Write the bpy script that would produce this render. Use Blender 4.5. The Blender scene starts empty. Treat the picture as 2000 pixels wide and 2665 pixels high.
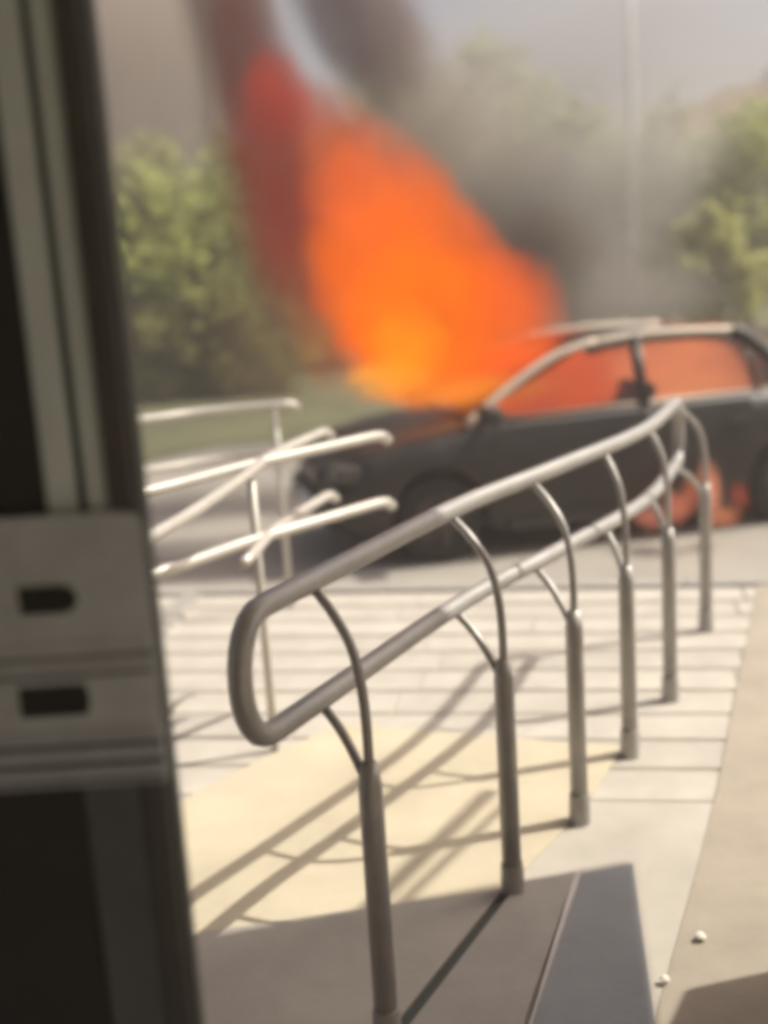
import bpy, bmesh, math, random
from mathutils import Vector, Matrix, noise as mnoise
S = bpy.context.scene
COL = S.collection
R = random.Random(7)

# ------------------------------------------------------------------ camera
F, PW, PH = 3000.0, 2000.0, 2665.0
PITCH, ROLL, EYE = math.radians(11.9), math.radians(3.7), Vector((0, 0, 1.6))
fwd = Vector((0, math.cos(PITCH), -math.sin(PITCH)))
r0 = Vector((1, 0, 0)); u0 = r0.cross(fwd)
cr, sr = math.cos(ROLL), math.sin(ROLL)
CR = cr * r0 - sr * u0; CU = sr * r0 + cr * u0
cam = bpy.data.cameras.new('camera'); camo = bpy.data.objects.new('camera', cam); COL.objects.link(camo)
M = Matrix((CR, CU, -fwd)).transposed().to_4x4(); M.translation = EYE
camo.matrix_world = M
cam.sensor_fit = 'VERTICAL'; cam.sensor_height = 36; cam.sensor_width = 27
cam.lens = 36 * F / PH
cam.clip_start = 0.02; cam.clip_end = 2000
cam.dof.use_dof = True; cam.dof.focus_distance = 2.45; cam.dof.aperture_fstop = 1.15
S.camera = camo

def at(u, v, Y):                       # point of the place seen at photo position (u, v), at depth Y
    d = fwd * F + CR * (u - PW / 2) - CU * (v - PH / 2)
    return EYE + d * (Y / d.y)

# ------------------------------------------------------------------ light
SUN_EL, SUN_AZ = math.radians(49), math.atan2(.976, .22)      # azimuth clockwise from +Y
W = bpy.data.worlds.new('World'); S.world = W; W.use_nodes = True
nt = W.node_tree; bg = nt.nodes['Background']
sky = nt.nodes.new('ShaderNodeTexSky'); sky.sky_type = 'NISHITA'; sky.sun_disc = False
sky.sun_elevation = SUN_EL; sky.sun_rotation = SUN_AZ; sky.dust_density = 7; sky.air_density = .6; sky.ozone_density = 0
nt.links.new(sky.outputs[0], bg.inputs[0]); bg.inputs[1].default_value = 0.122
sl = bpy.data.lights.new('sun', 'SUN'); sl.energy = 4.3; sl.angle = math.radians(.6); sl.color = (1, .965, .86)
so = bpy.data.objects.new('sun', sl); COL.objects.link(so)
sd = Vector((math.sin(SUN_AZ) * math.cos(SUN_EL), math.cos(SUN_AZ) * math.cos(SUN_EL), math.sin(SUN_EL)))
so.rotation_euler = sd.to_track_quat('Z', 'Y').to_euler(); so.location = (6, 3, 12)
S.view_settings.view_transform = 'Standard'; S.view_settings.look = 'None'
S.view_settings.exposure = 0.36; S.view_settings.gamma = 1.0; S.view_settings.use_curve_mapping = False
S.cycles.volume_bounces = 1; S.cycles.max_bounces = 8; S.cycles.transparent_max_bounces = 16
S.cycles.filter_width = 4.8
S.cycles.use_denoising = True

# ------------------------------------------------------------------ materials
def mat(name, col, rough=.7, metal=0, var=.12, scale=6, bump=.15, bscale=60, col2=None, coords='Object'):
    m = bpy.data.materials.new(name); m.use_nodes = True
    n = m.node_tree.nodes; l = m.node_tree.links; b = n['Principled BSDF']
    tc = n.new('ShaderNodeTexCoord')
    t = n.new('ShaderNodeTexNoise'); t.inputs['Scale'].default_value = scale; t.inputs['Detail'].default_value = 7
    t.inputs['Roughness'].default_value = .65
    l.new(tc.outputs[coords], t.inputs['Vector'])
    rp = n.new('ShaderNodeValToRGB'); rp.color_ramp.elements[0].position = .3; rp.color_ramp.elements[1].position = .72
    c2 = col2 or tuple(min(1, c * (1 + var)) for c in col)
    c1 = tuple(c * (1 - var) for c in col)
    rp.color_ramp.elements[0].color = (*c1, 1); rp.color_ramp.elements[1].color = (*c2, 1)
    l.new(t.outputs[0], rp.inputs[0])
    oi = n.new('ShaderNodeObjectInfo')
    hs = n.new('ShaderNodeHueSaturation')
    mr = n.new('ShaderNodeMapRange'); mr.inputs[3].default_value = 1 - var * .5; mr.inputs[4].default_value = 1 + var * .5
    l.new(oi.outputs['Random'], mr.inputs[0]); l.new(mr.outputs[0], hs.inputs['Value'])
    l.new(rp.outputs[0], hs.inputs['Color']); l.new(hs.outputs[0], b.inputs['Base Color'])
    b.inputs['Roughness'].default_value = rough; b.inputs['Metallic'].default_value = metal
    if bump:
        t2 = n.new('ShaderNodeTexNoise'); t2.inputs['Scale'].default_value = bscale; t2.inputs['Detail'].default_value = 5
        l.new(tc.outputs[coords], t2.inputs['Vector'])
        bp = n.new('ShaderNodeBump'); bp.inputs['Strength'].default_value = bump; bp.inputs['Distance'].default_value = .01
        l.new(t2.outputs[0], bp.inputs['Height']); l.new(bp.outputs[0], b.inputs['Normal'])
    return m

MT = dict(
    concrete=mat('concrete', (.425, .39, .335), .85, var=.15, scale=2.2, bscale=90),
    joint=mat('joint', (.365, .33, .28), .9),
    slab=mat('slab', (.445, .41, .355), .85, var=.13, scale=5, bscale=80),
    cream=mat('cream', (.53, .465, .34), .85, var=.12, scale=2.5, bscale=90),
    tan=mat('tan', (.345, .30, .24), .9, var=.12, scale=4, bscale=70),
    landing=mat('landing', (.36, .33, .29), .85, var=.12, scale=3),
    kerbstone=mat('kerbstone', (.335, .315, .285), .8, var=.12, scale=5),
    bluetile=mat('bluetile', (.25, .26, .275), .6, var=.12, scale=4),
    edgestrip=mat('edgestrip', (.58, .54, .52), .6),
    road=mat('road', (.35, .32, .275), .9, var=.14, scale=1.3, bscale=50),
    lawn=mat('lawn', (.105, .105, .05), .95, var=.35, scale=.8, bscale=25, bump=.6),
    palekerb=mat('palekerb', (.66, .62, .48), .8),
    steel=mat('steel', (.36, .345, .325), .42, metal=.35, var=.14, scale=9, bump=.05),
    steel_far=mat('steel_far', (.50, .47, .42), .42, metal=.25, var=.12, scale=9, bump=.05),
    darkframe=mat('darkframe', (.050, .048, .048), .35, var=.2, bump=.03),
    blackpanel=mat('blackpanel', (.010, .010, .010), .5, var=.3, bump=.03),
    alu=mat('alu', (.46, .53, .53), .4, metal=.15, var=.1, bump=.03),
    stile_dim=mat('stile_dim', (.075, .085, .095), .5, metal=.1, var=.2, bump=.03),
    rubber=mat('rubber', (.06, .065, .055), .7, var=.1),
    plate=mat('plate', (.42, .455, .49), .45, metal=.3, var=.12, scale=20, bump=.03),
    slot=mat('slot', (.008, .008, .008), .8, var=.1, bump=0),
    paint=mat('paint', (.032, .028, .027), .4, metal=.3, var=.2, scale=3, bump=.03),
    plastic=mat('plastic', (.03, .028, .026), .6, var=.2),
    tyre=mat('tyre', (.018, .017, .016), .85),
    rim=mat('rim', (.07, .065, .06), .5, metal=.5),
    lens=mat('lens', (.06, .055, .05), .12, var=.05, bump=0),
    redlens=mat('redlens', (.35, .03, .02), .2, var=.05, bump=0),
    white=mat('white', (.72, .72, .70), .5, var=.05, bump=.02),
    lit_trim=mat('lit_trim', (.55, .47, .38), .45, metal=.3, var=.05, bump=.02),  # trim metal, made pale and warm for the lit roof edge
    bark=mat('bark', (.10, .075, .05), .9, var=.3, scale=10),
    roof=mat('roof', (.20, .12, .07), .85, var=.2, scale=3),
    render=mat('render', (.42, .35, .26), .9, var=.1, scale=2),
    facade=mat('facade', (.34, .30, .27), .9, var=.12, scale=.6),
    darkglass=mat('darkglass', (.03, .035, .04), .1, bump=0),
    paper=mat('paper', (.75, .72, .62), .8, var=.05),
)
def glass(name='window_glass'):
    m = bpy.data.materials.new(name); m.use_nodes = True
    n = m.node_tree.nodes; l = m.node_tree.links; n.remove(n['Principled BSDF'])
    tr = n.new('ShaderNodeBsdfTransparent'); tr.inputs[0].default_value = (.82, .80, .78, 1)
    gl = n.new('ShaderNodeBsdfGlossy'); gl.inputs['Roughness'].default_value = .08
    gl.inputs[0].default_value = (.8, .8, .8, 1)
    mx = n.new('ShaderNodeMixShader'); fr = n.new('ShaderNodeFresnel'); fr.inputs[0].default_value = 1.45
    l.new(fr.outputs[0], mx.inputs[0]); l.new(tr.outputs[0], mx.inputs[1]); l.new(gl.outputs[0], mx.inputs[2])
    l.new(mx.outputs[0], n['Material Output'].inputs['Surface'])
    return m
MT['glass'] = glass()
def leafmat(name, col):
    m = mat(name, col, .7, var=.45, scale=2.2, bump=0)
    n = m.node_tree.nodes; l = m.node_tree.links; b = n['Principled BSDF']
    hs = [x for x in n if x.type == 'HUE_SAT'][0]
    tl = n.new('ShaderNodeBsdfTranslucent'); l.new(hs.outputs[0], tl.inputs[0])
    mx = n.new('ShaderNodeMixShader'); mx.inputs[0].default_value = .55
    l.new(b.outputs[0], mx.inputs[1]); l.new(tl.outputs[0], mx.inputs[2])
    l.new(mx.outputs[0], n['Material Output'].inputs['Surface'])
    return m
MT['leaf_a'] = leafmat('leaf_a', (.35, .38, .12))
MT['leaf_b'] = leafmat('leaf_b', (.33, .335, .09))
MT['leaf_c'] = leafmat('leaf_c', (.40, .40, .14))

def volume(name, kind):
    """flame: glows and absorbs; smoke: scatters.  Field falls off softly from the centre of each puff."""
    m = bpy.data.materials.new(name); m.use_nodes = True
    n = m.node_tree.nodes; l = m.node_tree.links; n.remove(n['Principled BSDF'])
    tc = n.new('ShaderNodeTexCoord'); oi = n.new('ShaderNodeObjectInfo')
    ns = n.new('ShaderNodeTexNoise'); ns.inputs['Scale'].default_value = 2.3 if kind == 'flame' else 1.5
    ns.inputs['Detail'].default_value = 2
    off = n.new('ShaderNodeVectorMath'); off.operation = 'ADD'
    cmb = n.new('ShaderNodeCombineXYZ'); mul = n.new('ShaderNodeMath'); mul.operation = 'MULTIPLY'; mul.inputs[1].default_value = 37
    l.new(oi.outputs['Random'], mul.inputs[0]); l.new(mul.outputs[0], cmb.inputs[0]); l.new(mul.outputs[0], cmb.inputs[2])
    l.new(tc.outputs['Object'], off.inputs[0]); l.new(cmb.outputs[0], off.inputs[1]); l.new(off.outputs[0], ns.inputs['Vector'])
    sub = n.new('ShaderNodeVectorMath'); sub.operation = 'SUBTRACT'; sub.inputs[1].default_value = (.5, .5, .5)
    l.new(ns.outputs['Color'], sub.inputs[0])
    sc = n.new('ShaderNodeVectorMath'); sc.operation = 'SCALE'; sc.inputs['Scale'].default_value = 1.15 if kind == 'flame' else 1.15
    l.new(sub.outputs[0], sc.inputs[0])
    ad = n.new('ShaderNodeVectorMath'); ad.operation = 'ADD'; l.new(tc.outputs['Object'], ad.inputs[0]); l.new(sc.outputs[0], ad.inputs[1])
    ln = n.new('ShaderNodeVectorMath'); ln.operation = 'LENGTH'; l.new(ad.outputs[0], ln.inputs[0])
    l0 = n.new('ShaderNodeVectorMath'); l0.operation = 'LENGTH'; l.new(tc.outputs['Object'], l0.inputs[0])
    a = n.new('ShaderNodeMapRange'); a.interpolation_type = 'SMOOTHSTEP'
    a.inputs[1].default_value = 1.0; a.inputs[2].default_value = .15 if kind == 'flame' else 0
    b = n.new('ShaderNodeMapRange'); b.interpolation_type = 'SMOOTHSTEP'
    b.inputs[1].default_value = 1.0; b.inputs[2].default_value = .6
    l.new(ln.outputs['Value'], a.inputs[0]); l.new(l0.outputs['Value'], b.inputs[0])
    f = n.new('ShaderNodeMath'); f.operation = 'MULTIPLY'; l.new(a.outputs[0], f.inputs[0]); l.new(b.outputs[0], f.inputs[1])
    d = n.new('ShaderNodeMath'); d.operation = 'MULTIPLY'; l.new(f.outputs[0], d.inputs[0]); l.new(oi.outputs['Alpha'], d.inputs[1])
    out = n['Material Output']
    if kind == 'flame':
        em = n.new('ShaderNodeEmission'); n2 = n.new('ShaderNodeTexNoise'); n2.inputs['Scale'].default_value = 1.1; n2.inputs['Detail'].default_value = 2
        l.new(off.outputs[0], n2.inputs['Vector'])
        vr = n.new('ShaderNodeMapRange'); vr.inputs[1].default_value = .3; vr.inputs[2].default_value = .7; vr.inputs[3].default_value = .64; vr.inputs[4].default_value = 1.0
        l.new(n2.outputs[0], vr.inputs[0])
        vm = n.new('ShaderNodeVectorMath'); vm.operation = 'SCALE'; l.new(oi.outputs['Color'], vm.inputs[0]); l.new(vr.outputs[0], vm.inputs['Scale'])
        l.new(vm.outputs[0], em.inputs[0]); l.new(d.outputs[0], em.inputs[1])
        ab = n.new('ShaderNodeVolumeAbsorption'); ab.inputs[0].default_value = (0, 0, 0, 1); l.new(d.outputs[0], ab.inputs['Density'])
        s = n.new('ShaderNodeAddShader'); l.new(em.outputs[0], s.inputs[0]); l.new(ab.outputs[0], s.inputs[1])
        l.new(s.outputs[0], out.inputs['Volume'])
    else:
        pv = n.new('ShaderNodeVolumePrincipled'); l.new(oi.outputs['Color'], pv.inputs['Color'])
        l.new(d.outputs[0], pv.inputs['Density']); pv.inputs['Anisotropy'].default_value = .1
        l.new(pv.outputs[0], out.inputs['Volume'])
    return m
MT['flame'] = volume('flame', 'flame'); MT['smoke'] = volume('smoke', 'smoke')

# ------------------------------------------------------------------ builders
def obj(name, bm, m, parent=None, smooth=False):
    me = bpy.data.meshes.new(name); bm.to_mesh(me); bm.free()
    if smooth:
        for p in me.polygons: p.use_smooth = True
    me.materials.append(MT[m]); o = bpy.data.objects.new(name, me); COL.objects.link(o)
    if parent: o.parent = parent
    return o
def tag(o, label=None, cat=None, group=None, kind=None):
    if label: o['label'] = label
    if cat: o['category'] = cat
    if group: o['group'] = group
    if kind: o['kind'] = kind
    return o
def empty(name, loc=(0, 0, 0), rz=0, **k):
    o = bpy.data.objects.new(name, None); COL.objects.link(o); o.location = loc; o.rotation_euler = (0, 0, rz)
    o.empty_display_size = .2
    return tag(o, **k)
def prism(poly, z0, z1, bm=None, bevel=0):
    bm = bm or bmesh.new()
    a = sum(poly[i][0] * poly[(i + 1) % len(poly)][1] - poly[(i + 1) % len(poly)][0] * poly[i][1] for i in range(len(poly)))
    if a < 0: poly = poly[::-1]
    lo = [bm.verts.new((x, y, z0)) for x, y in poly]; hi = [bm.verts.new((x, y, z1)) for x, y in poly]
    bm.faces.new(lo[::-1]); bm.faces.new(hi)
    n = len(poly)
    for i in range(n): bm.faces.new((lo[i], lo[(i + 1) % n], hi[(i + 1) % n], hi[i]))
    if bevel: bmesh.ops.bevel(bm, geom=list(bm.edges), offset=bevel, segments=2, affect='EDGES', profile=.6)
    return bm
def box(c, s, bm=None, bevel=0, seg=2):
    b = bmesh.new(); bmesh.ops.create_cube(b, size=1)
    for v in b.verts: v.co = Vector((v.co.x * s[0] + c[0], v.co.y * s[1] + c[1], v.co.z * s[2] + c[2]))
    if bevel: bmesh.ops.bevel(b, geom=list(b.edges), offset=bevel, segments=seg, affect='EDGES', profile=.6)
    if bm is None: return b
    me = bpy.data.meshes.new('t'); b.to_mesh(me); b.free(); bm.from_mesh(me); bpy.data.meshes.remove(me)
    return bm
def smooth_path(pts, n=6):
    out = []
    P = [Vector(p) for p in pts]
    for i in range(len(P) - 1):
        a, b, c, d = P[max(i - 1, 0)], P[i], P[i + 1], P[min(i + 2, len(P) - 1)]
        for k in range(n):
            t = k / n
            out.append(.5 * ((2 * b) + (c - a) * t + (2 * a - 5 * b + 4 * c - d) * t * t + (3 * b - a - 3 * c + d) * t ** 3))
    out.append(P[-1]); return out
def tube(pts, rad, bm=None, seg=14, closed=False):
    bm = bm or bmesh.new(); n = len(pts); P = [Vector(p) for p in pts]
    rr = rad if isinstance(rad, (list, tuple)) else [rad] * n
    rings = []; N = None
    for i in range(n):
        if closed: t = P[(i + 1) % n] - P[i - 1]
        else: t = P[min(i + 1, n - 1)] - P[max(i - 1, 0)]
        t.normalize()
        if N is None:
            N = t.orthogonal().normalized()
            if abs(t.z) < .9: N = Vector((0, 0, 1)); N = (N - t * N.dot(t)).normalized()
        else:
            N = N - t * N.dot(t)
            N = N.normalized() if N.length > 1e-5 else t.orthogonal().normalized()
        B = t.cross(N)
        rings.append([bm.verts.new(P[i] + (N * math.cos(2 * math.pi * k / seg) + B * math.sin(2 * math.pi * k / seg)) * rr[i]) for k in range(seg)])
    m = n if closed else n - 1
    for i in range(m):
        a, b = rings[i], rings[(i + 1) % n]
        sh = 0
        if closed and i == n - 1:
            sh = min(range(seg), key=lambda s: sum((a[k].co - b[(k + s) % seg].co).length for k in range(0, seg, 3)))
        for k in range(seg):
            bm.faces.new((a[k], a[(k + 1) % seg], b[(k + 1 + sh) % seg], b[(k + sh) % seg]))
    if not closed:
        bm.faces.new(rings[0][::-1]); bm.faces.new(rings[-1])
    return bm

# ------------------------------------------------------------------ ground
E1, E2 = Vector((.985, -.17)), Vector((.17, .985))          # paving directions (rows run parallel to the kerb)
def pe(a, b): p = E1 * a + E2 * b; return (p.x, p.y)
KERB_T = 5.60
pav = obj('pavement', prism([pe(-9, -4), pe(9, -4), pe(9, KERB_T), pe(-9, KERB_T)], -.55, -.008), 'joint'); tag(pav, kind='structure')
obj('concrete_apron', prism([pe(-9, -4), pe(9, -4), pe(9, 3.25), pe(-9, 3.25)], -.010, 0), 'concrete', pav)
# paving slabs, row by row
protos = []
for w in (1.2, 1.55, 1.9):
    bm = box((0, 0, -.006), (w, .200, .010), bevel=.004, seg=1)
    me = bpy.data.meshes.new('paving_slab'); bm.to_mesh(me); bm.free(); me.materials.append(MT['slab']); protos.append((w, me))
t = 3.25 + .012; row = 0
while t + .205 < KERB_T - .01:
    a = -2.0 - R.random() * .4
    while a < 2.4:
        w, me = protos[R.randrange(3)]
        c = pe(a + w / 2, t + .1025)
        o = bpy.data.objects.new('paving_slab', me); COL.objects.link(o); o.parent = pav
        o.location = (c[0], c[1], R.uniform(-.0015, .0012)); o.rotation_euler = (0, 0, math.atan2(-.17, .985) + R.uniform(-.003, .003))
        a += w + .006
    t += .205 + .024; row += 1
for s in (-1, 1):
    x0, x1 = (-9, -2.42) if s < 0 else (3.14, 9)
    obj('concrete_apron', prism([pe(x0, 3.26), pe(x1, 3.26), pe(x1, KERB_T), pe(x0, KERB_T)], -.010, -.001), 'concrete', pav)
# ramp strip of cream concrete
ramp = obj('ramp', prism([(-1.60, 2.28), (-.738, 3.319), (-.469, 3.649), (-.20, 3.92), (.74, 3.56), (.52, 3.13), (.21, 2.66), (-.2, 2.0)], .002, .006), 'cream'); tag(ramp, kind='structure')
pth = obj('path', prism([(.47, 2.07), (.536, 2.242), (.775, 2.795), (.965, 3.258), (1.23, 3.95), (1.50, 4.625), (1.8, 5.42), (8, 4.35), (8, 0), (.3, 1.6)], .001, .003), 'tan'); tag(pth, kind='structure')
# landing pieces, outline cut to the canopy's shade: brown slab, kerb strip, blue-grey tile
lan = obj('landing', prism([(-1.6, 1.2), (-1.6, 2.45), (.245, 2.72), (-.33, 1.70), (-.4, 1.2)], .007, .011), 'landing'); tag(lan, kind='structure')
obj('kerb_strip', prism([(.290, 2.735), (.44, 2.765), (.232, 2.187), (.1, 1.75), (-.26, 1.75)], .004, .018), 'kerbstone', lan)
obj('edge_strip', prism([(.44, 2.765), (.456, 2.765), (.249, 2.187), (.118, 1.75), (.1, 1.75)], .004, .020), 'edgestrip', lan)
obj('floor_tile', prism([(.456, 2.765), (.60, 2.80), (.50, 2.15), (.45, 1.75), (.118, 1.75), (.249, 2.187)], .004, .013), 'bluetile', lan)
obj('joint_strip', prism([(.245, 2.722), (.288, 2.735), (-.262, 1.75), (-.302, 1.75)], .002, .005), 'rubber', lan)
# kerb stones along the plaza edge
kb = empty('kerb', (0, 0, 0), label='low grey stone kerb edging the pavement in front of the burning car', cat='kerb')
for i in range(-9, 8):
    c = E1 * (i * .5 + .25) + E2 * KERB_T
    o = obj('kerb_stone', box((0, 0, 0), (.488, .11, .30), bevel=.008), 'kerbstone', kb)
    o.location = (c.x, c.y, -.135); o.rotation_euler = (0, 0, math.atan2(-.17, .985))
for i in range(3):
    p = Vector(pe(-1.98, KERB_T - .12)) + Vector((-.15, -.99)) * (.25 + .5 * i)
    o = obj('kerb_stone', box((0, 0, 0), (.488, .11, .30), bevel=.008), 'kerbstone', kb)
    o.location = Vector((p.x, p.y, -.12)) - Vector(kb.location); o.rotation_euler = (0, 0, math.atan2(-.99, -.15))
# road and lawn
rd = obj('road', prism([(-40, 4.0), (40, 4.0), (40, 13.2), (2, 14.4), (-2.0, 13.9), (-2.9, 12.75), (-7, 9.5), (-40, 8)], -.8, -.40), 'road'); tag(rd, kind='structure')
lw = obj('lawn', prism([(-300, -60), (300, -60), (300, 320), (-300, 320)], -.9, -.42), 'lawn'); tag(lw, kind='structure')
# building behind the camera and its canopy (throws the shade on the landing)
bw = obj('building', box((-.2, -1.9, 1.3), (9, .3, 3.6)), 'render'); tag(bw, kind='structure')
ca, cb = Vector((-.976, -.22)), Vector((-.148, -.989)); c0 = Vector((3.06, 3.39))
q = [c0, c0 + ca * 6, c0 + ca * 6 + cb * 5.1, c0 + cb * 5.1]
obj('canopy', prism([tuple(p) for p in q], 2.90, 3.08), 'render', bw)

bm = prism([(1.42, 1.2), (1.42, 2.33), (1.50, 2.47), (2.0, 2.57), (2.0, 1.2)], 0, 1.08, bevel=.02)  # unseen block, added and shaped to cast the dark patch at lower right
obj('shadow_block', bm, 'render', bw)
for (x0, y0), (x1, y1), r_ in (((1.90, 2.85), (2.47, 3.79), .024), ((2.02, 2.93), (2.52, 3.72), .013)):  # unseen bars, added under the canopy to cast the diagonal ground shadows
    obj('shadow_bar', tube([(x0, y0, 2.885), (x0 + .02, y0 + .035, 2.62), (x0 + .06, y0 + .10, 2.6), (x1, y1, 2.6)], r_, seg=10), 'steel', bw, True)

# ------------------------------------------------------------------ near railing
UP = [(-.235, 2.075), (-.075, 2.373), (.204, 2.88), (.508, 3.318), (.909, 3.93), (1.20, 4.62)]
pathxy = smooth_path([(*p, 0) for p in UP], 8)
ZU, ZL = 1.0, .75
def loop_path(xy, zu, zl):
    top = [Vector((p.x, p.y, zu)) for p in xy]
    bot = [Vector((p.x, p.y, zl)) for p in xy]
    r = (zu - zl) / 2; zc = (zu + zl) / 2
    d0 = (xy[0] - xy[1]).normalized(); d1 = (xy[-1] - xy[-2]).normalized()
    def cap(p, d, s):
        o = []
        for k in range(1, 12):
            a = math.pi * k / 12
            o.append(Vector((p.x, p.y, zc)) + d * (math.sin(a) ** .8) * r * .78 + Vector((0, 0, s * math.cos(a) * r)))
        return o
    return top + cap(xy[-1], d1, 1) + bot[::-1] + cap(xy[0], d0, -1)
rail = empty('metal_railing', (.27, 2.7, 0), label='long double tube handrail on six forked posts along the cream ramp', cat='railing')
def under(o, root):        # keep world position below a placed root
    o.parent = root; o.matrix_parent_inverse = Matrix.Translation(-Vector(root.location))
    return o
under(obj('handrail_loop', tube(loop_path(pathxy, ZU, ZL), .0235, seg=18, closed=True), 'steel', smooth=True), rail)
POSTS = [(-.063, 2.148), (.269, 2.702), (.508, 3.071), (.749, 3.505), (.998, 3.959), (1.344, 4.711)]
for i, (px, py) in enumerate(POSTS):
    b = Vector((px, py, 0))
    h = .64
    po = under(obj('post', tube([b, b + Vector((0, 0, h - .05)), b + Vector((0, 0, h))], [.025, .025, .017], seg=16), 'steel', smooth=True), rail)
    bm = bmesh.new(); bmesh.ops.create_cone(bm, cap_ends=True, segments=20, radius1=.032, radius2=.029, depth=.09)
    bmesh.ops.translate(bm, vec=b + Vector((0, 0, .045)), verts=bm.verts)
    under(obj('sleeve', bm, 'steel', smooth=False), po)
    near = min(pathxy, key=lambda p: (p - b - Vector((.02, .05, 0))).length)
    for zr, zj in ((ZU, h), (ZL, h - .1)):
        a = Vector((near.x, near.y, zr - .018)); o = b - Vector((near.x, near.y, 0)); o.z = 0
        pts = smooth_path([a, a + o * .42 + Vector((0, 0, -.045)), a + o * .82 + Vector((0, 0, -.115)),
                           Vector((b.x, b.y, zr - (.25 if zr == ZU else .19))), Vector((b.x, b.y, zj - .08))], 6)
        under(obj('bracket', tube(pts, .0105, seg=10), 'steel', smooth=True), po)

# two railings on the left side of the ramp
def side_rail(name, lab, up, lo_dz, posts, r=.019, bow=0):
    root = empty(name, (posts[0][0], posts[0][1], 0), label=lab, cat='railing', group='railings on the far side of the ramp')
    xy = smooth_path([(*p, 0) for p in up], 6)
    e = xy[-1] + (xy[-1] - xy[-2]).normalized() * .05
    for nm, z in (('handrail', 1.0), ('lower_rail', 1.0 - lo_dz)):
        pts = [Vector((p.x, p.y, z)) for p in xy if z > .9 or not bow or p.y > 3.35] + [Vector((e.x, e.y, z - .006)), Vector((e.x + .02, e.y + .03, z - .03))]
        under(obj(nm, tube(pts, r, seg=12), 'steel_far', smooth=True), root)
    for (px, py) in posts:
        b = Vector((px, py, 0)); nr = min(xy, key=lambda p: (p - b).length); b = Vector((nr.x, nr.y, 0))
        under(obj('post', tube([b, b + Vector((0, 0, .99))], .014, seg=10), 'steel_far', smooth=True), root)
    return root
side_rail('metal_railing', 'pale double rail left of the ramp ending in front of the car bumper',
          [(-1.3, 2.75), (-.735, 3.309), (-.429, 3.731), (-.02, 4.20)], .25, [(-.80, 3.25), (-.429, 3.731)])
side_rail('metal_railing', 'pale double rail crossing behind the other left rail and bending towards the road',
          [(-.95, 1.9), (-.60, 2.635), (-.44, 3.40), (-.37, 3.90), (-.22, 4.40)], .25, [(-.75, 2.3), (-.90, 2.0)], r=.018, bow=1)

side_rail('metal_railing', 'far pale double rail along the kerb, just below the greenery, ending left of the flames',
          [(-2.2, 4.75), (-1.2, 5.16), (-.82, 5.40), (-.45, 5.50)], .235, [(-1.30, 5.1), (-.50, 5.5)], r=.017)

# ------------------------------------------------------------------ glass door frame with strike plate, left
DY = 1.30
door = empty('door_frame', (-.40, DY, 0), label='dark metal door frame with pale seals filling the left edge of the view', cat='door frame')
def dbox(name, x0, x1, y0, y1, z0, z1, m, bev=.003, parent=door):
    o = obj(name, box(((x0 + x1) / 2 + .40, (y0 + y1) / 2 - DY, (z0 + z1) / 2), (x1 - x0, y1 - y0, z1 - z0), bevel=bev), m, parent)
    return o
dbox('outer_stile', -.3125, -.283, DY - .012, DY + .05, .0, 2.6, 'darkframe')
dbox('edge_seal', -.283, -.276, DY + .002, DY + .04, .0, 2.6, 'rubber', .002)
dbox('seal_strip', -.338, -.313, DY - .006, DY + .04, 1.03, 2.6, 'alu', .004)
dbox('seal_groove', -.349, -.3385, DY + .004, DY + .04, 1.03, 2.6, 'rubber', .001)
dbox('seal_strip', -.384, -.3495, DY - .004, DY + .04, 1.03, 2.6, 'alu', .004)
dbox('inner_panel', -.70, -.3845, DY - .002, DY + .04, .0, 2.6, 'blackpanel', .002)
dbox('lower_stile_dim', -.384, -.3135, DY - .008, DY + .04, .0, 1.029, 'stile_dim', .006)  # dimmer light low on the frame, put into a darker colour
# strike plate with D-shaped latch holes, ribs below
PZ0, PZ1, PX0, PX1 = 1.020, 1.350, -.60, -.2775
yf = DY - .018
def plate_bm():
    bm = bmesh.new(); pts = [(PX0, PZ0), (PX1, PZ0)]
    r = .03
    for k in range(9):
        a = math.pi / 2 * k / 8; pts.append((PX1 - r + r * math.cos(a), PZ1 - r * .5 + r * .5 * math.sin(a)))
    pts.append((PX0, PZ1))
    f0 = [bm.verts.new((x + .40, yf - DY, z)) for x, z in pts]; f1 = [bm.verts.new((x + .40, yf + .005 - DY, z)) for x, z in pts]
    bm.faces.new(f0); bm.faces.new(f1[::-1])
    for i in range(len(pts)):
        j = (i + 1) % len(pts); bm.faces.new((f0[j], f0[i], f1[i], f1[j]))
    bmesh.ops.recalc_face_normals(bm, faces=bm.faces); return bm
pl = obj('strike_plate', plate_bm(), 'plate', door)
def slot(x0, x1, z0, z1, rnd, grow, depth):
    x0 -= grow; x1 += grow; z0 -= grow; z1 += grow
    pts = [(x0, z0), (x1 - rnd, z0)]
    zc, hh = (z0 + z1) / 2, (z1 - z0) / 2
    for k in range(1, 10):
        a = -math.pi / 2 + math.pi * k / 10; pts.append((x1 - rnd + rnd * math.cos(a) ** .8 if math.cos(a) > 0 else x1 - rnd, zc + hh * math.sin(a)))
    pts += [(x1 - rnd, z1), (x0, z1)]
    bm = bmesh.new(); y0 = yf - depth - DY; y1 = yf + .001 - DY
    a = [bm.verts.new((x + .40, y0, z)) for x, z in pts]; b = [bm.verts.new((x + .40, y1, z)) for x, z in pts]
    bm.faces.new(a); bm.faces.new(b[::-1])
    for i in range(len(pts)):
        j = (i + 1) % len(pts); bm.faces.new((a[j], a[i], b[i], b[j]))
    bmesh.ops.recalc_face_normals(bm, faces=bm.faces); return bm
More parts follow.
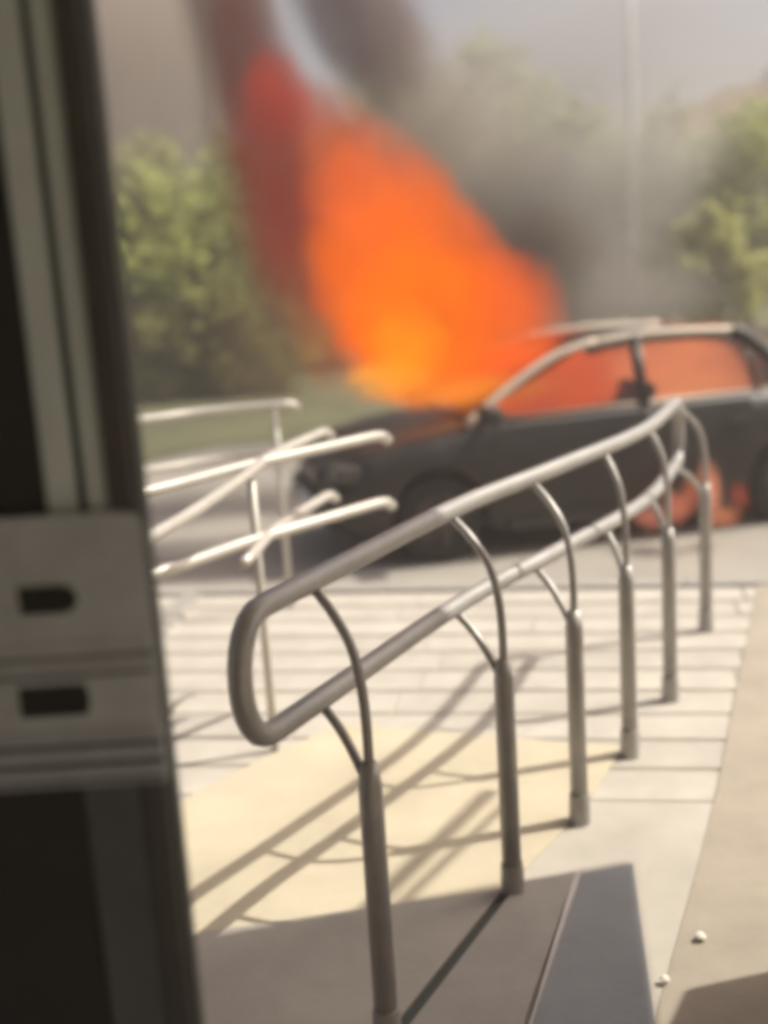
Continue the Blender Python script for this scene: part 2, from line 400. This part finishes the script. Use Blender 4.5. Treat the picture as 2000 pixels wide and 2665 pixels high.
for (u0_, v0_, u1_, v1_, rn) in ((48, 1520, 205, 1600, .020), (48, 1778, 240, 1868, .008)):
    p0, p1 = at(u0_, v1_, yf), at(u1_, v0_, yf); pm = at((u0_ + u1_) / 2, (v0_ + v1_) / 2, yf)
    hz = (v1_ - v0_) / F * yf / 2; hx = (u1_ - u0_) / F * yf / 2
    rim_ = obj('slot_rim', slot(pm.x - hx, pm.x + hx, pm.z - hz, pm.z + hz, rn, .004, .0016), 'alu', pl)
    obj('latch_slot', slot(pm.x - hx, pm.x + hx, pm.z - hz, pm.z + hz, rn, 0, .0026), 'slot', pl)
for v, hgt, m in ((1680, .006, 'alu'), (1742, .005, 'alu'), (1712, .003, 'rubber'), (1905, .004, 'alu'), (1925, .004, 'alu'), (1760, .003, 'rubber'), (1945, .005, 'rubber'), (1968, .004, 'alu'), (1992, .005, 'rubber'), (2012, .005, 'alu'), (2036, .004, 'rubber')):
    z = at(170, v, yf).z
    obj('rib', box(((PX0 + PX1) / 2 + .40, yf - .001 - DY, z), (PX1 - PX0 - .004, .004, hgt), bevel=.001), m if m == 'rubber' else 'plate', pl)

# ------------------------------------------------------------------ car (local x runs from the nose to the tail, -y is the side towards the camera)
CARX, CARY = at(890, 1430, 8.0).x, 8.0
cd = Vector((.976, .22)); yaw = math.atan2(cd.y, cd.x)
CARO = (-.50, 8.28, -.40)
car = empty('burning_car', CARO, yaw, label='dark sedan on fire with flames over its bonnet and in its cabin', cat='car')
LEN, HW = 4.30, .86
def lerp_tab(tab, s):
    for (a, va), (b, vb) in zip(tab, tab[1:]):
        if s <= b:
            k = (s - a) / (b - a); k = k * k * (3 - 2 * k) if False else k
            return va + (vb - va) * k
    return tab[-1][1]
TOP = [(0, .60), (.06, .70), (.2, .78), (.6, .86), (1.1, .93), (1.6, .94), (3.3, .98), (3.7, 1.0), (4.1, .99), (4.24, .92), (4.3, .80)]
WID = [(0, .62), (.08, .72), (.25, .80), (.7, .845), (1.3, .86), (3.2, .86), (3.9, .82), (4.2, .75), (4.3, .66)]
WH = ((.72, .335), (3.36, .335))
def bottom(s):
    z = .20 if .3 < s < 4.0 else .26
    for c, r in WH:
        if abs(s - c) < r: z = max(z, .31 + math.sqrt(r * r - (s - c) ** 2))
    return z
def section(s):
    w, t, b = lerp_tab(WID, s), lerp_tab(TOP, s), bottom(s)
    return [(w - .05, b), (w - .008, max(b + .02, .36)), (w, max(b + .03, .55)), (w - .012, max(b + .04, t - .16)), (w - .05, t - .03), (w - .12, t), (w * .45, t + .025), (0, t + .03)]
ST = sorted(set([round(i * .05, 3) for i in range(87)] + [c + r * math.cos(a) for c, r in WH for a in [math.pi * k / 10 for k in range(11)]] + [.03]))
ST = [s for i, s in enumerate(ST) if i == 0 or s - ST[i - 1] > .008]
def shell(s0, s1, i0, i1, off=0, sides=(-1, 1), thick=0):
    bm = bmesh.new(); st = [s for s in ST if s0 - 1e-4 <= s <= s1 + 1e-4]
    for sd_ in sides:
        rows = []
        for s in st:
            sec = section(s)[i0:i1 + 1]
            rows.append([bm.verts.new((s, sd_ * -1 * -(y + off if k < 4 else y) if False else sd_ * (y + (off if k + i0 < 5 else 0)), z + (off if k + i0 >= 5 else 0))) for k, (y, z) in enumerate(sec)])
        for a, b in zip(rows, rows[1:]):
            for k in range(len(a) - 1):
                try: bm.faces.new((a[k], a[k + 1], b[k + 1], b[k]) if sd_ > 0 else (a[k], b[k], b[k + 1], a[k + 1]))
                except ValueError: pass
    bmesh.ops.remove_doubles(bm, verts=bm.verts, dist=.0005)
    if thick:
        bmesh.ops.recalc_face_normals(bm, faces=bm.faces)
    return bm
body = shell(0, LEN, 0, 7)
for s in (0, LEN):        # nose and tail faces
    sec = section(s); ring = [(-y, z) for y, z in sec] + [(y, z) for y, z in sec[::-1][1:]]
    try: body.faces.new([body.verts.new((s, y, z)) for y, z in ring])
    except ValueError: pass
# drop the deck where the cabin opening is
kill = [f for f in body.faces if 1.0 < f.calc_center_median().x < 3.42 and abs(f.calc_center_median().y) < .66 and f.calc_center_median().z > .9]
bmesh.ops.delete(body, geom=kill, context='FACES')
bmesh.ops.remove_doubles(body, verts=body.verts, dist=.0005); bmesh.ops.recalc_face_normals(body, faces=body.faces)
obj('body', body, 'paint', car, True)
obj('bonnet', shell(.12, .96, 5, 7, .006), 'paint', car, True)
obj('boot_lid', shell(3.55, 4.2, 5, 7, .006), 'paint', car, True)
obj('underbody', box((2.15, 0, .27), (4.0, 1.3, .12), bevel=.03), 'plastic', car)
for sg in (-1, 1):
    for (a, b) in ((1.08, 2.25), (2.28, 3.05)):
        dr = obj('door', shell(a, b, 1, 4, .006, (sg,)), 'paint', car, True)
        w = lerp_tab(WID, b)
        obj('handle', box((b - .12, sg * (w + .012), .80), (.17, .03, .028), bevel=.008), 'plastic', dr)
    obj('sill', box((2.1, sg * .82, .22), (1.8, .06, .09), bevel=.02), 'plastic', car)
    # greenhouse: pillars, glass
    yb, yt = sg * .76, sg * .575
    def P3(s, z): # a point on the leaning side
        k = (z - .95) / (1.40 - .95); return Vector((s, yb + (yt - yb) * k, z))
    obj('pillar', tube(smooth_path([P3(.95, .93), P3(1.28, 1.14), P3(1.66, 1.33), P3(1.98, 1.405)], 5), .032, seg=8), 'lit_trim', car, True)  # light along front pillar and roof edge is put into the pale colour
    obj('pillar', tube([P3(2.26, .95), P3(2.28, 1.42)], .045, seg=8), 'paint', car, True)
    obj('pillar', tube(smooth_path([P3(3.46, .98), P3(3.30, 1.20), P3(3.14, 1.36), P3(3.05, 1.41)], 5), .05, seg=8), 'paint', car, True)
    obj('pillar', tube([P3(3.14, .97), P3(3.11, 1.34)], .022, seg=8), 'paint', car, True)
    obj('roof_rail', tube(smooth_path([P3(1.96, 1.40), P3(2.4, 1.43), P3(3.06, 1.41)], 5), .028, seg=8), 'lit_trim', car, True)
    obj('window_sill', tube([P3(1.05, .955), P3(2.1, .965), P3(3.45, .99)], .014, seg=8), 'lit_trim', car, True)
    def pane(name, pts):
        bm = bmesh.new(); v = [bm.verts.new(p + Vector((0, sg * .012, 0))) for p in pts]; bm.faces.new(v)
        r_ = bmesh.ops.extrude_face_region(bm, geom=list(bm.faces)); bmesh.ops.translate(bm, vec=(0, -sg * .004, 0), verts=[x for x in r_['geom'] if isinstance(x, bmesh.types.BMVert)])
        bmesh.ops.recalc_face_normals(bm, faces=bm.faces); return obj(name, bm, 'glass', car)
    pane('side_window', [P3(1.10, .965), P3(2.22, .97), P3(2.24, 1.385), P3(1.90, 1.365), P3(1.38, 1.16)])
    pane('side_window', [P3(2.31, .975), P3(3.12, .985), P3(3.09, 1.36), P3(2.33, 1.385)])
    pane('quarter_window', [P3(3.16, .99), P3(3.38, 1.0), P3(3.25, 1.19), P3(3.14, 1.31)])
    # mirror
    mr_ = obj('mirror', box((0, 0, 0), (.13, .20, .13), bevel=.035, seg=3), 'plastic', car, True); mr_.location = (1.06, sg * .94, 1.0)
    obj('mirror_arm', tube([(0.02, -sg * .04, -.02), (.03, -sg * .17, -.05)], .02, seg=8), 'plastic', mr_)
    # lights and wheels
    hl = bmesh.new(); box((.13, sg * .60, .66), (.20, .30, .13), hl, bevel=.04, seg=3); obj('headlight', hl, 'lens', car, True)
    tl_ = bmesh.new(); box((4.22, sg * .60, .84), (.14, .26, .16), tl_, bevel=.04, seg=3); obj('tail_light', tl_, 'redlens', car, True)
    for c, r in WH:
        wl = empty('wheel'); wl.parent = car; wl.location = (c, sg * .72, .31)
        prof = [(.19, -.09), (.27, -.10), (.305, -.075), (.31, 0), (.305, .075), (.27, .10), (.19, .09)]
        bm = bmesh.new(); N = 28
        rg = [[bm.verts.new((rr * math.cos(2 * math.pi * k / N), yy, rr * math.sin(2 * math.pi * k / N))) for rr, yy in prof] for k in range(N)]
        for k in range(N):
            for j in range(len(prof) - 1): bm.faces.new((rg[k][j], rg[k][j + 1], rg[(k + 1) % N][j + 1], rg[(k + 1) % N][j]))
        obj('tyre', bm, 'tyre', wl, True)
        bm = bmesh.new(); box((0, sg * .06, 0), (.38, .02, .07), bm)
        for a in range(5):
            b2 = box((.10, sg * .07, 0), (.2, .025, .055)); bmesh.ops.rotate(b2, cent=(0, 0, 0), matrix=Matrix.Rotation(2 * math.pi * a / 5, 3, 'Y'), verts=b2.verts)
            me = bpy.data.meshes.new('t'); b2.to_mesh(me); b2.free(); bm.from_mesh(me); bpy.data.meshes.remove(me)
        bmesh.ops.create_cone(bm, cap_ends=True, segments=24, radius1=.19, radius2=.19, depth=.1, matrix=Matrix.Rotation(math.pi / 2, 4, 'X'))
        obj('rim', bm, 'rim', wl)
def roof_bm():
    bm = bmesh.new(); rows = []
    for s, z in ((1.93, 1.395), (2.05, 1.425), (2.35, 1.45), (2.75, 1.45), (3.02, 1.415), (3.10, 1.385)):
        rows.append([bm.verts.new((s, y, z - .05 * (abs(y) / .58) ** 3)) for y in (-.585, -.5, -.3, 0, .3, .5, .585)])
    for a, b in zip(rows, rows[1:]):
        for k in range(6): bm.faces.new((a[k], a[k + 1], b[k + 1], b[k]))
    r_ = bmesh.ops.extrude_face_region(bm, geom=list(bm.faces)); bmesh.ops.translate(bm, vec=(0, 0, -.03), verts=[x for x in r_['geom'] if isinstance(x, bmesh.types.BMVert)])
    bmesh.ops.recalc_face_normals(bm, faces=bm.faces); return bm
obj('roof', roof_bm(), 'paint', car, True)
def screen(name, pts):
    bm = bmesh.new(); bm.faces.new([bm.verts.new(p) for p in pts])
    r_ = bmesh.ops.extrude_face_region(bm, geom=list(bm.faces)); bmesh.ops.translate(bm, vec=(0, 0, -.005), verts=[x for x in r_['geom'] if isinstance(x, bmesh.types.BMVert)])
    bmesh.ops.recalc_face_normals(bm, faces=bm.faces); return obj(name, bm, 'glass', car)
screen('windscreen', [(1.0, -.70, .96), (1.0, .70, .96), (1.93, .54, 1.385), (1.93, -.54, 1.385)])
screen('rear_window', [(3.10, -.54, 1.38), (3.10, .54, 1.38), (3.46, .68, 1.01), (3.46, -.68, 1.01)])
obj('dashboard', box((1.22, 0, .86), (.35, 1.35, .14), bevel=.04), 'plastic', car)
for sg in (-1, 1):
    st_ = bmesh.new(); box((2.0, sg * .36, .50), (.5, .48, .16), st_, bevel=.05); b2 = box((0, 0, .30), (.13, .46, .6), bevel=.05)
    bmesh.ops.rotate(b2, cent=(0, 0, 0), matrix=Matrix.Rotation(.25, 3, 'Y'), verts=b2.verts); bmesh.ops.translate(b2, vec=(2.25, sg * .36, .5), verts=b2.verts)
    me = bpy.data.meshes.new('t'); b2.to_mesh(me); b2.free(); st_.from_mesh(me); bpy.data.meshes.remove(me)
    obj('seat', st_, 'plastic', car, True)
obj('rear_seat', box((3.05, 0, .62), (.5, 1.3, .42), bevel=.08), 'plastic', car, True)
obj('front_bumper', box((.02, 0, .40), (.16, 1.36, .20), bevel=.05, seg=3), 'plastic', car, True)
obj('rear_bumper', box((4.28, 0, .42), (.16, 1.36, .22), bevel=.05, seg=3), 'plastic', car, True)
gr_ = obj('grille', box((-.005, 0, .60), (.05, .70, .11), bevel=.02), 'plastic', car)
for k in range(3): obj('grille_bar', box((-.034, 0, .565 + k * .035), (.012, .66, .010)), 'lit_trim', gr_)
obj('number_plate', box((-.07, 0, .40), (.012, .50, .11), bevel=.003), 'white', car)

# ------------------------------------------------------------------ fire and smoke
ico = bmesh.new(); bmesh.ops.create_icosphere(ico, subdivisions=3, radius=1.0)
FL = bpy.data.meshes.new('flame'); ico.to_mesh(FL); FL.materials.append(MT['flame'])
SM = bpy.data.meshes.new('smoke_puff'); ico.to_mesh(SM); SM.materials.append(MT['smoke']); ico.free()
def puff(name, me, root, u, v, Y, ru, rv, depth, rot, col, dens):
    p = at(u, v, Y); k = (p - EYE).dot(fwd) / F
    o = bpy.data.objects.new(name, me); COL.objects.link(o); o.parent = root
    o.location = p - Vector(root.location); o.scale = (ru * k, depth, rv * k); o.rotation_euler = (0, rot, 0)
    o.color = (*col, dens); return o
fire = empty('car_fire', at(1080, 1000, 8.75), label='tall orange flames leaping from the bonnet and filling the cabin of the dark sedan', cat='fire')
FY = 8.45
for a in (
    (1130, 840, FY, 330, 250, .6, 0, (1.0, .135, .002), 6),
    (1050, 720, FY, 310, 340, .6, -.30, (1.0, .15, .004), 5.5),
    (1080, 840, FY - .3, 230, 270, .35, -.2, (1.05, .185, .001), 9),
    (980, 560, FY + .1, 250, 300, .5, -.25, (.95, .14, .022), 4),
    (1060, 900, FY - .45, 150, 150, .25, -.2, (1.2, .34, .004), 6),
    (1010, 985, FY - .4, 150, 65, .3, 0, (1.15, .42, .03), 4.5),
    (1330, 790, FY + .1, 170, 220, .5, -.5, (.85, .12, .02), 3),
    (1240, 640, FY + .1, 90, 200, .4, -.5, (.80, .13, .03), 2.5),
    (1150, 520, FY + .1, 90, 200, .4, -.45, (.75, .16, .05), 2.0),
    (1200, 1015, FY - .15, 330, 60, .45, 0, (.95, .25, .02), 5),
    (900, 450, FY + .3, 190, 260, .4, -.3, (.62, .12, .04), 2.4),
    (750, 500, FY + .5, 210, 480, .5, -.12, (.21, .032, .022), 4.5),  # from here down: smoke lit red by the fire, given as dim emission
    (850, 790, FY + .5, 180, 350, .5, -.15, (.34, .085, .030), 1.8),
    (725, 260, FY + .6, 130, 170, .4, -.1, (.46, .052, .030), 4),
    (860, 380, FY + .6, 140, 260, .35, -.4, (.38, .065, .03), 3.5),
    (650, 140, FY + .7, 160, 320, .35, -.1, (.13, .04, .035), 2.4),
): puff('flame', FL, fire, *a)
for s, y, z, rx, ry, rz_, c, dn in (
    (1.80, .05, 1.10, 1.0, .55, .44, (.95, .125, .02), 12), (2.95, .0, 1.10, .95, .55, .44, (.95, .27, .11), 12),
    (2.9, -.1, 1.0, .55, .45, .22, (1.0, .34, .12), 6)):
    o = bpy.data.objects.new('flame', FL); COL.objects.link(o); o.parent = fire
    w = Vector(CARO) + Matrix.Rotation(yaw, 3, 'Z') @ Vector((s, y, z))
    o.location = w - Vector(fire.location); o.rotation_euler = (0, 0, yaw); o.scale = (rx, ry, rz_); o.color = (*c, dn)
for a in ((1690, 1345, 7.72, 70, 45, .2, .3, (.55, .17, .11), 6), (1760, 1320, 7.7, 45, 60, .2, -.2, (.60, .17, .10), 8), (1800, 1285, 7.66, 30, 75, .2, .1, (.40, .10, .05), 8),
          (1850, 1270, 7.64, 34, 105, .2, -.1, (.75, .26, .14), 9), (1885, 1345, 7.66, 60, 35, .2, -.3, (.62, .20, .10), 7), (1925, 1290, 7.66, 30, 50, .2, 0, (.35, .05, .03), 6)):
    puff('flame', FL, fire, *a)
smoke = empty('smoke_plume', at(1080, 700, 10), label='dark brown smoke rising in two leaning columns behind the flames', cat='smoke')
for a in (
    (590, 0, 10.2, 180, 620, .9, -.10, (.20, .12, .10), 3.2),
    (700, 480, 10.0, 230, 520, .8, -.15, (.24, .13, .10), 1.8),
    (930, 20, 10.6, 210, 400, .9, -.45, (.24, .18, .17), 3.6),
    (1080, 300, 10.8, 260, 360, .9, -.6, (.40, .34, .30), 1.4),
    (1370, 620, 10.6, 360, 360, 1.0, -.5, (.29, .27, .25), 2.2),
    (1420, 680, 10.2, 200, 200, .7, -.5, (.22, .18, .15), 2.2),
    (1560, 760, 10.4, 400, 230, 1.0, 0, (.42, .395, .365), 1.8),
    (1600, 480, 12, 400, 270, 1.4, -.3, (.56, .54, .50), 1.2),
    (1200, 400, 11, 440, 380, 1.4, -.3, (.52, .48, .42), .7),
    (380, 110, 13, 520, 500, 1.6, 0, (.58, .50, .44), .9),
    (120, 200, 13.5, 420, 460, 1.6, 0, (.55, .48, .42), .7),
    (1500, 150, 14, 800, 420, 2.0, -.1, (.62, .60, .59), .55),
    (720, 880, 10.2, 240, 320, .8, 0, (.40, .31, .20), 1.3),
): puff('smoke_puff', SM, smoke, *a)

# ------------------------------------------------------------------ trees, house, lamp
def tree(label, u, Y, h, r, leaf, n=4200, low=.12, lean=0, name='broadleaf_tree'):
    b = at(u, 900, Y); base = Vector((b.x, Y, -.42))
    root = empty(name, base, label=label, cat='tree', group='trees beyond the road')
    rr = random.Random(int(u * 7 + Y))
    top = Vector((lean, 0, h * .8))
    bm = tube(smooth_path([(0, 0, 0), (lean * .3 + rr.uniform(-.1, .1), 0, h * .3), top], 5), [max(.02, .10 * h / 4 * (1 - i / 11)) for i in range(11)], seg=9)
    tips = []
    for k in range(9):
        a = rr.uniform(0, 6.28); z0 = h * rr.uniform(.2, .6); s0 = Vector((lean * z0 / h, 0, z0))
        e = s0 + Vector((math.cos(a) * r * rr.uniform(.5, .85), math.sin(a) * r * rr.uniform(.5, .85), h * rr.uniform(.1, .3)))
        tube(smooth_path([s0, (s0 + e) / 2 + Vector((0, 0, .1)), e], 3), [.04 * h / 4, .035 * h / 4, .03 * h / 4, .025 * h / 4, .02 * h / 4, .015 * h / 4, .01], bm, seg=6); tips.append(e)
    obj('trunk', bm, 'bark', root, True)
    bm = bmesh.new(); clumps = []
    nc = 46
    for k in range(nc):
        for _ in range(50):
            p = Vector((rr.uniform(-1, 1), rr.uniform(-1, 1), rr.uniform(-1, 1)))
            if .35 < p.length < 1: break
        z = h * (low + (1 - low) * (.5 + .5 * p.z)); wz = 1 - .45 * max(0, p.z)
        clumps.append((Vector((lean * z / h + p.x * r * wz, p.y * r * wz, z)), r * rr.uniform(.2, .42)))
    for k in range(n):
        c, cr_ = clumps[rr.randrange(nc)]
        d = Vector((rr.gauss(0, 1), rr.gauss(0, 1), rr.gauss(0, .8))) * cr_ * .55
        p = c + d; s = rr.uniform(.09, .17) * (h / 4) ** .5
        q = Matrix.Rotation(rr.uniform(0, 6.28), 3, 'Z') @ Matrix.Rotation(rr.uniform(-1.1, 1.1), 3, 'X')
        bm.faces.new([bm.verts.new(p + q @ Vector(v) * s) for v in ((-1, 0, 0), (0, -.55, .1), (1, 0, 0), (0, .55, .1))])
    obj('crown', bm, leaf, root)
TR = [
 ('yellow green tree at the far left beside the door frame', 300, 21, 4.6, 1.5, 'leaf_a'),
 ('light green bush low at the far left above the grass kerb', 400, 20.4, 1.7, .8, 'leaf_c'),
 ('wide olive tree behind the left rails, second from the door frame', 480, 22.5, 4.7, 1.9, 'leaf_a'),
 ('low bush on the grass behind the tips of the left rails', 560, 20.6, 1.9, .95, 'leaf_b'),
 ('low olive bush at the left foot of the flames', 700, 20.9, 1.7, .9, 'leaf_b'),
 ('olive tree just left of the fire, half hidden by red smoke', 650, 25, 4.8, 1.9, 'leaf_b'),
 ('tree behind the lower left side of the flames', 860, 26, 4.6, 2.1, 'leaf_b'),
 ('tall tree with a yellow green top above the right edge of the flames', 1290, 34, 8.2, 2.5, 'leaf_a'),
 ('tall dull tree directly above the flames, left of the yellow green top', 1080, 36, 7.6, 2.6, 'leaf_b'),
 ('grey green tree between the lamp post and the tall yellow green tree', 1500, 33, 6.2, 2.6, 'leaf_b'),
 ('green tree right of the lamp post and below the house roof', 1730, 28, 5.0, 2.3, 'leaf_b'),
 ('bright green tree at the right edge below the house roof', 1950, 27, 5.2, 2.1, 'leaf_a'),
 ('pale green round bush above the rear of the car', 1840, 24, 2.9, 1.0, 'leaf_c'),
]
for (lb, u, Y, h, r, lf) in TR: tree(lb, u, Y, h, r, lf, low=.05 if h < 3 else .1)
# house
hp = at(1960, 640, 44)
house = empty('house', (hp.x, 44, -.42), math.radians(-12), label='tan house with a brown hipped roof above the trees on the right', cat='house')
def hip(w, d, z0, z1, rid, o=.5):
    bm = bmesh.new(); v = [bm.verts.new(p) for p in ((-w - o, -d - o, z0), (w + o, -d - o, z0), (w + o, d + o, z0), (-w - o, d + o, z0), (-rid, 0, z1), (rid, 0, z1))]
    for f in ((0, 1, 5, 4), (1, 2, 5), (2, 3, 4, 5), (3, 0, 4), (3, 2, 1, 0)): bm.faces.new([v[i] for i in f])
    return bm
obj('wall', box((0, 0, 2.9), (7.4, 6, 5.8)), 'render', house)
rf = obj('roof', hip(3.7, 3, 5.8, 7.7, .9), 'roof', house)
obj('chimney', box((.7, .4, 7.7), (.6, .6, 1.1)), 'white', rf)
for x in (-2.4, 0, 2.4):
    for z in (1.5, 4.3):
        wn = obj('window', box((x, -3.02, z), (1.1, .10, 1.3), bevel=.02), 'white', house)
        obj('pane', box((x, -3.08, z), (.92, .03, 1.12)), 'darkglass', wn)
# plain building behind the left trees
ap, aq = at(-200, 600, 40), at(585, 600, 40)
apt = empty('apartment_building', ((ap.x + aq.x) / 2, 46, -.42), label='plain grey brown building wall rising behind the left trees beside the smoke', cat='building')
wd = aq.x - ap.x
obj('wall', box((0, 0, 6.4), (wd, 12, 12.8)), 'facade', apt)
obj('parapet', box((0, 0, 12.9), (wd + .3, 12.3, .25)), 'white', apt)
for k in range(5):
    obj('wall_panel', box((-wd / 2 + wd / 5 * (k + .5), -6.02, 6.3), (wd / 5 - .12, .08, 12.3), bevel=.02), 'facade', apt)

# lamp post
lp = at(1640, 100, 26)
lamp = empty('street_lamp', (lp.x, 26, -.42), label='slim white lamp post rising above the smoke, right of centre', cat='street lamp')
obj('pole', tube([(0, 0, 0), (0, 0, 4), (0, 0, 8.6)], [.10, .085, .075], seg=14), 'white', lamp, True)
arm = obj('arm', tube(smooth_path([(0, 0, 8.55), (.3, 0, 8.9), (1.2, 0, 9.0)], 5), .05, seg=8), 'white', lamp, True)
obj('lamp_head', box((1.4, 0, 8.98), (.6, .24, .12), bevel=.04), 'white', arm)

# ------------------------------------------------------------------ small things
for (x, y, r, lb) in ((.682, 2.447, .013, 'small pale paper scrap on the tan path'), (.558, 2.295, .011, 'small white pebble at the tip of the lit concrete strip, bottom right')):
    bm = bmesh.new(); bmesh.ops.create_icosphere(bm, subdivisions=2, radius=r)
    for v in bm.verts: v.co *= 1 + .35 * mnoise.noise(v.co * 90); v.co.z *= .55
    bmesh.ops.translate(bm, vec=(x, y, .008 + r * .5), verts=bm.verts)
    o = obj('paper_scrap' if 'paper' in lb else 'pebble', bm, 'paper'); tag(o, lb, 'litter' if 'paper' in lb else 'pebble')

# ------------------------------------------------------------------ smoky air
hz = box((0, 129, 6.2), (620, 400, 15.6))
m = bpy.data.materials.new('haze'); m.use_nodes = True; n = m.node_tree.nodes; n.remove(n['Principled BSDF'])
pv = n.new('ShaderNodeVolumePrincipled'); pv.inputs['Color'].default_value = (.62, .585, .55, 1); pv.inputs['Density'].default_value = .0085
pv.inputs['Anisotropy'].default_value = .2
m.node_tree.links.new(pv.outputs[0], n['Material Output'].inputs['Volume']); MT['haze'] = m
# the air box holds the whole scene, ground sheet included
tag(obj('haze', hz, 'haze'), kind='stuff')
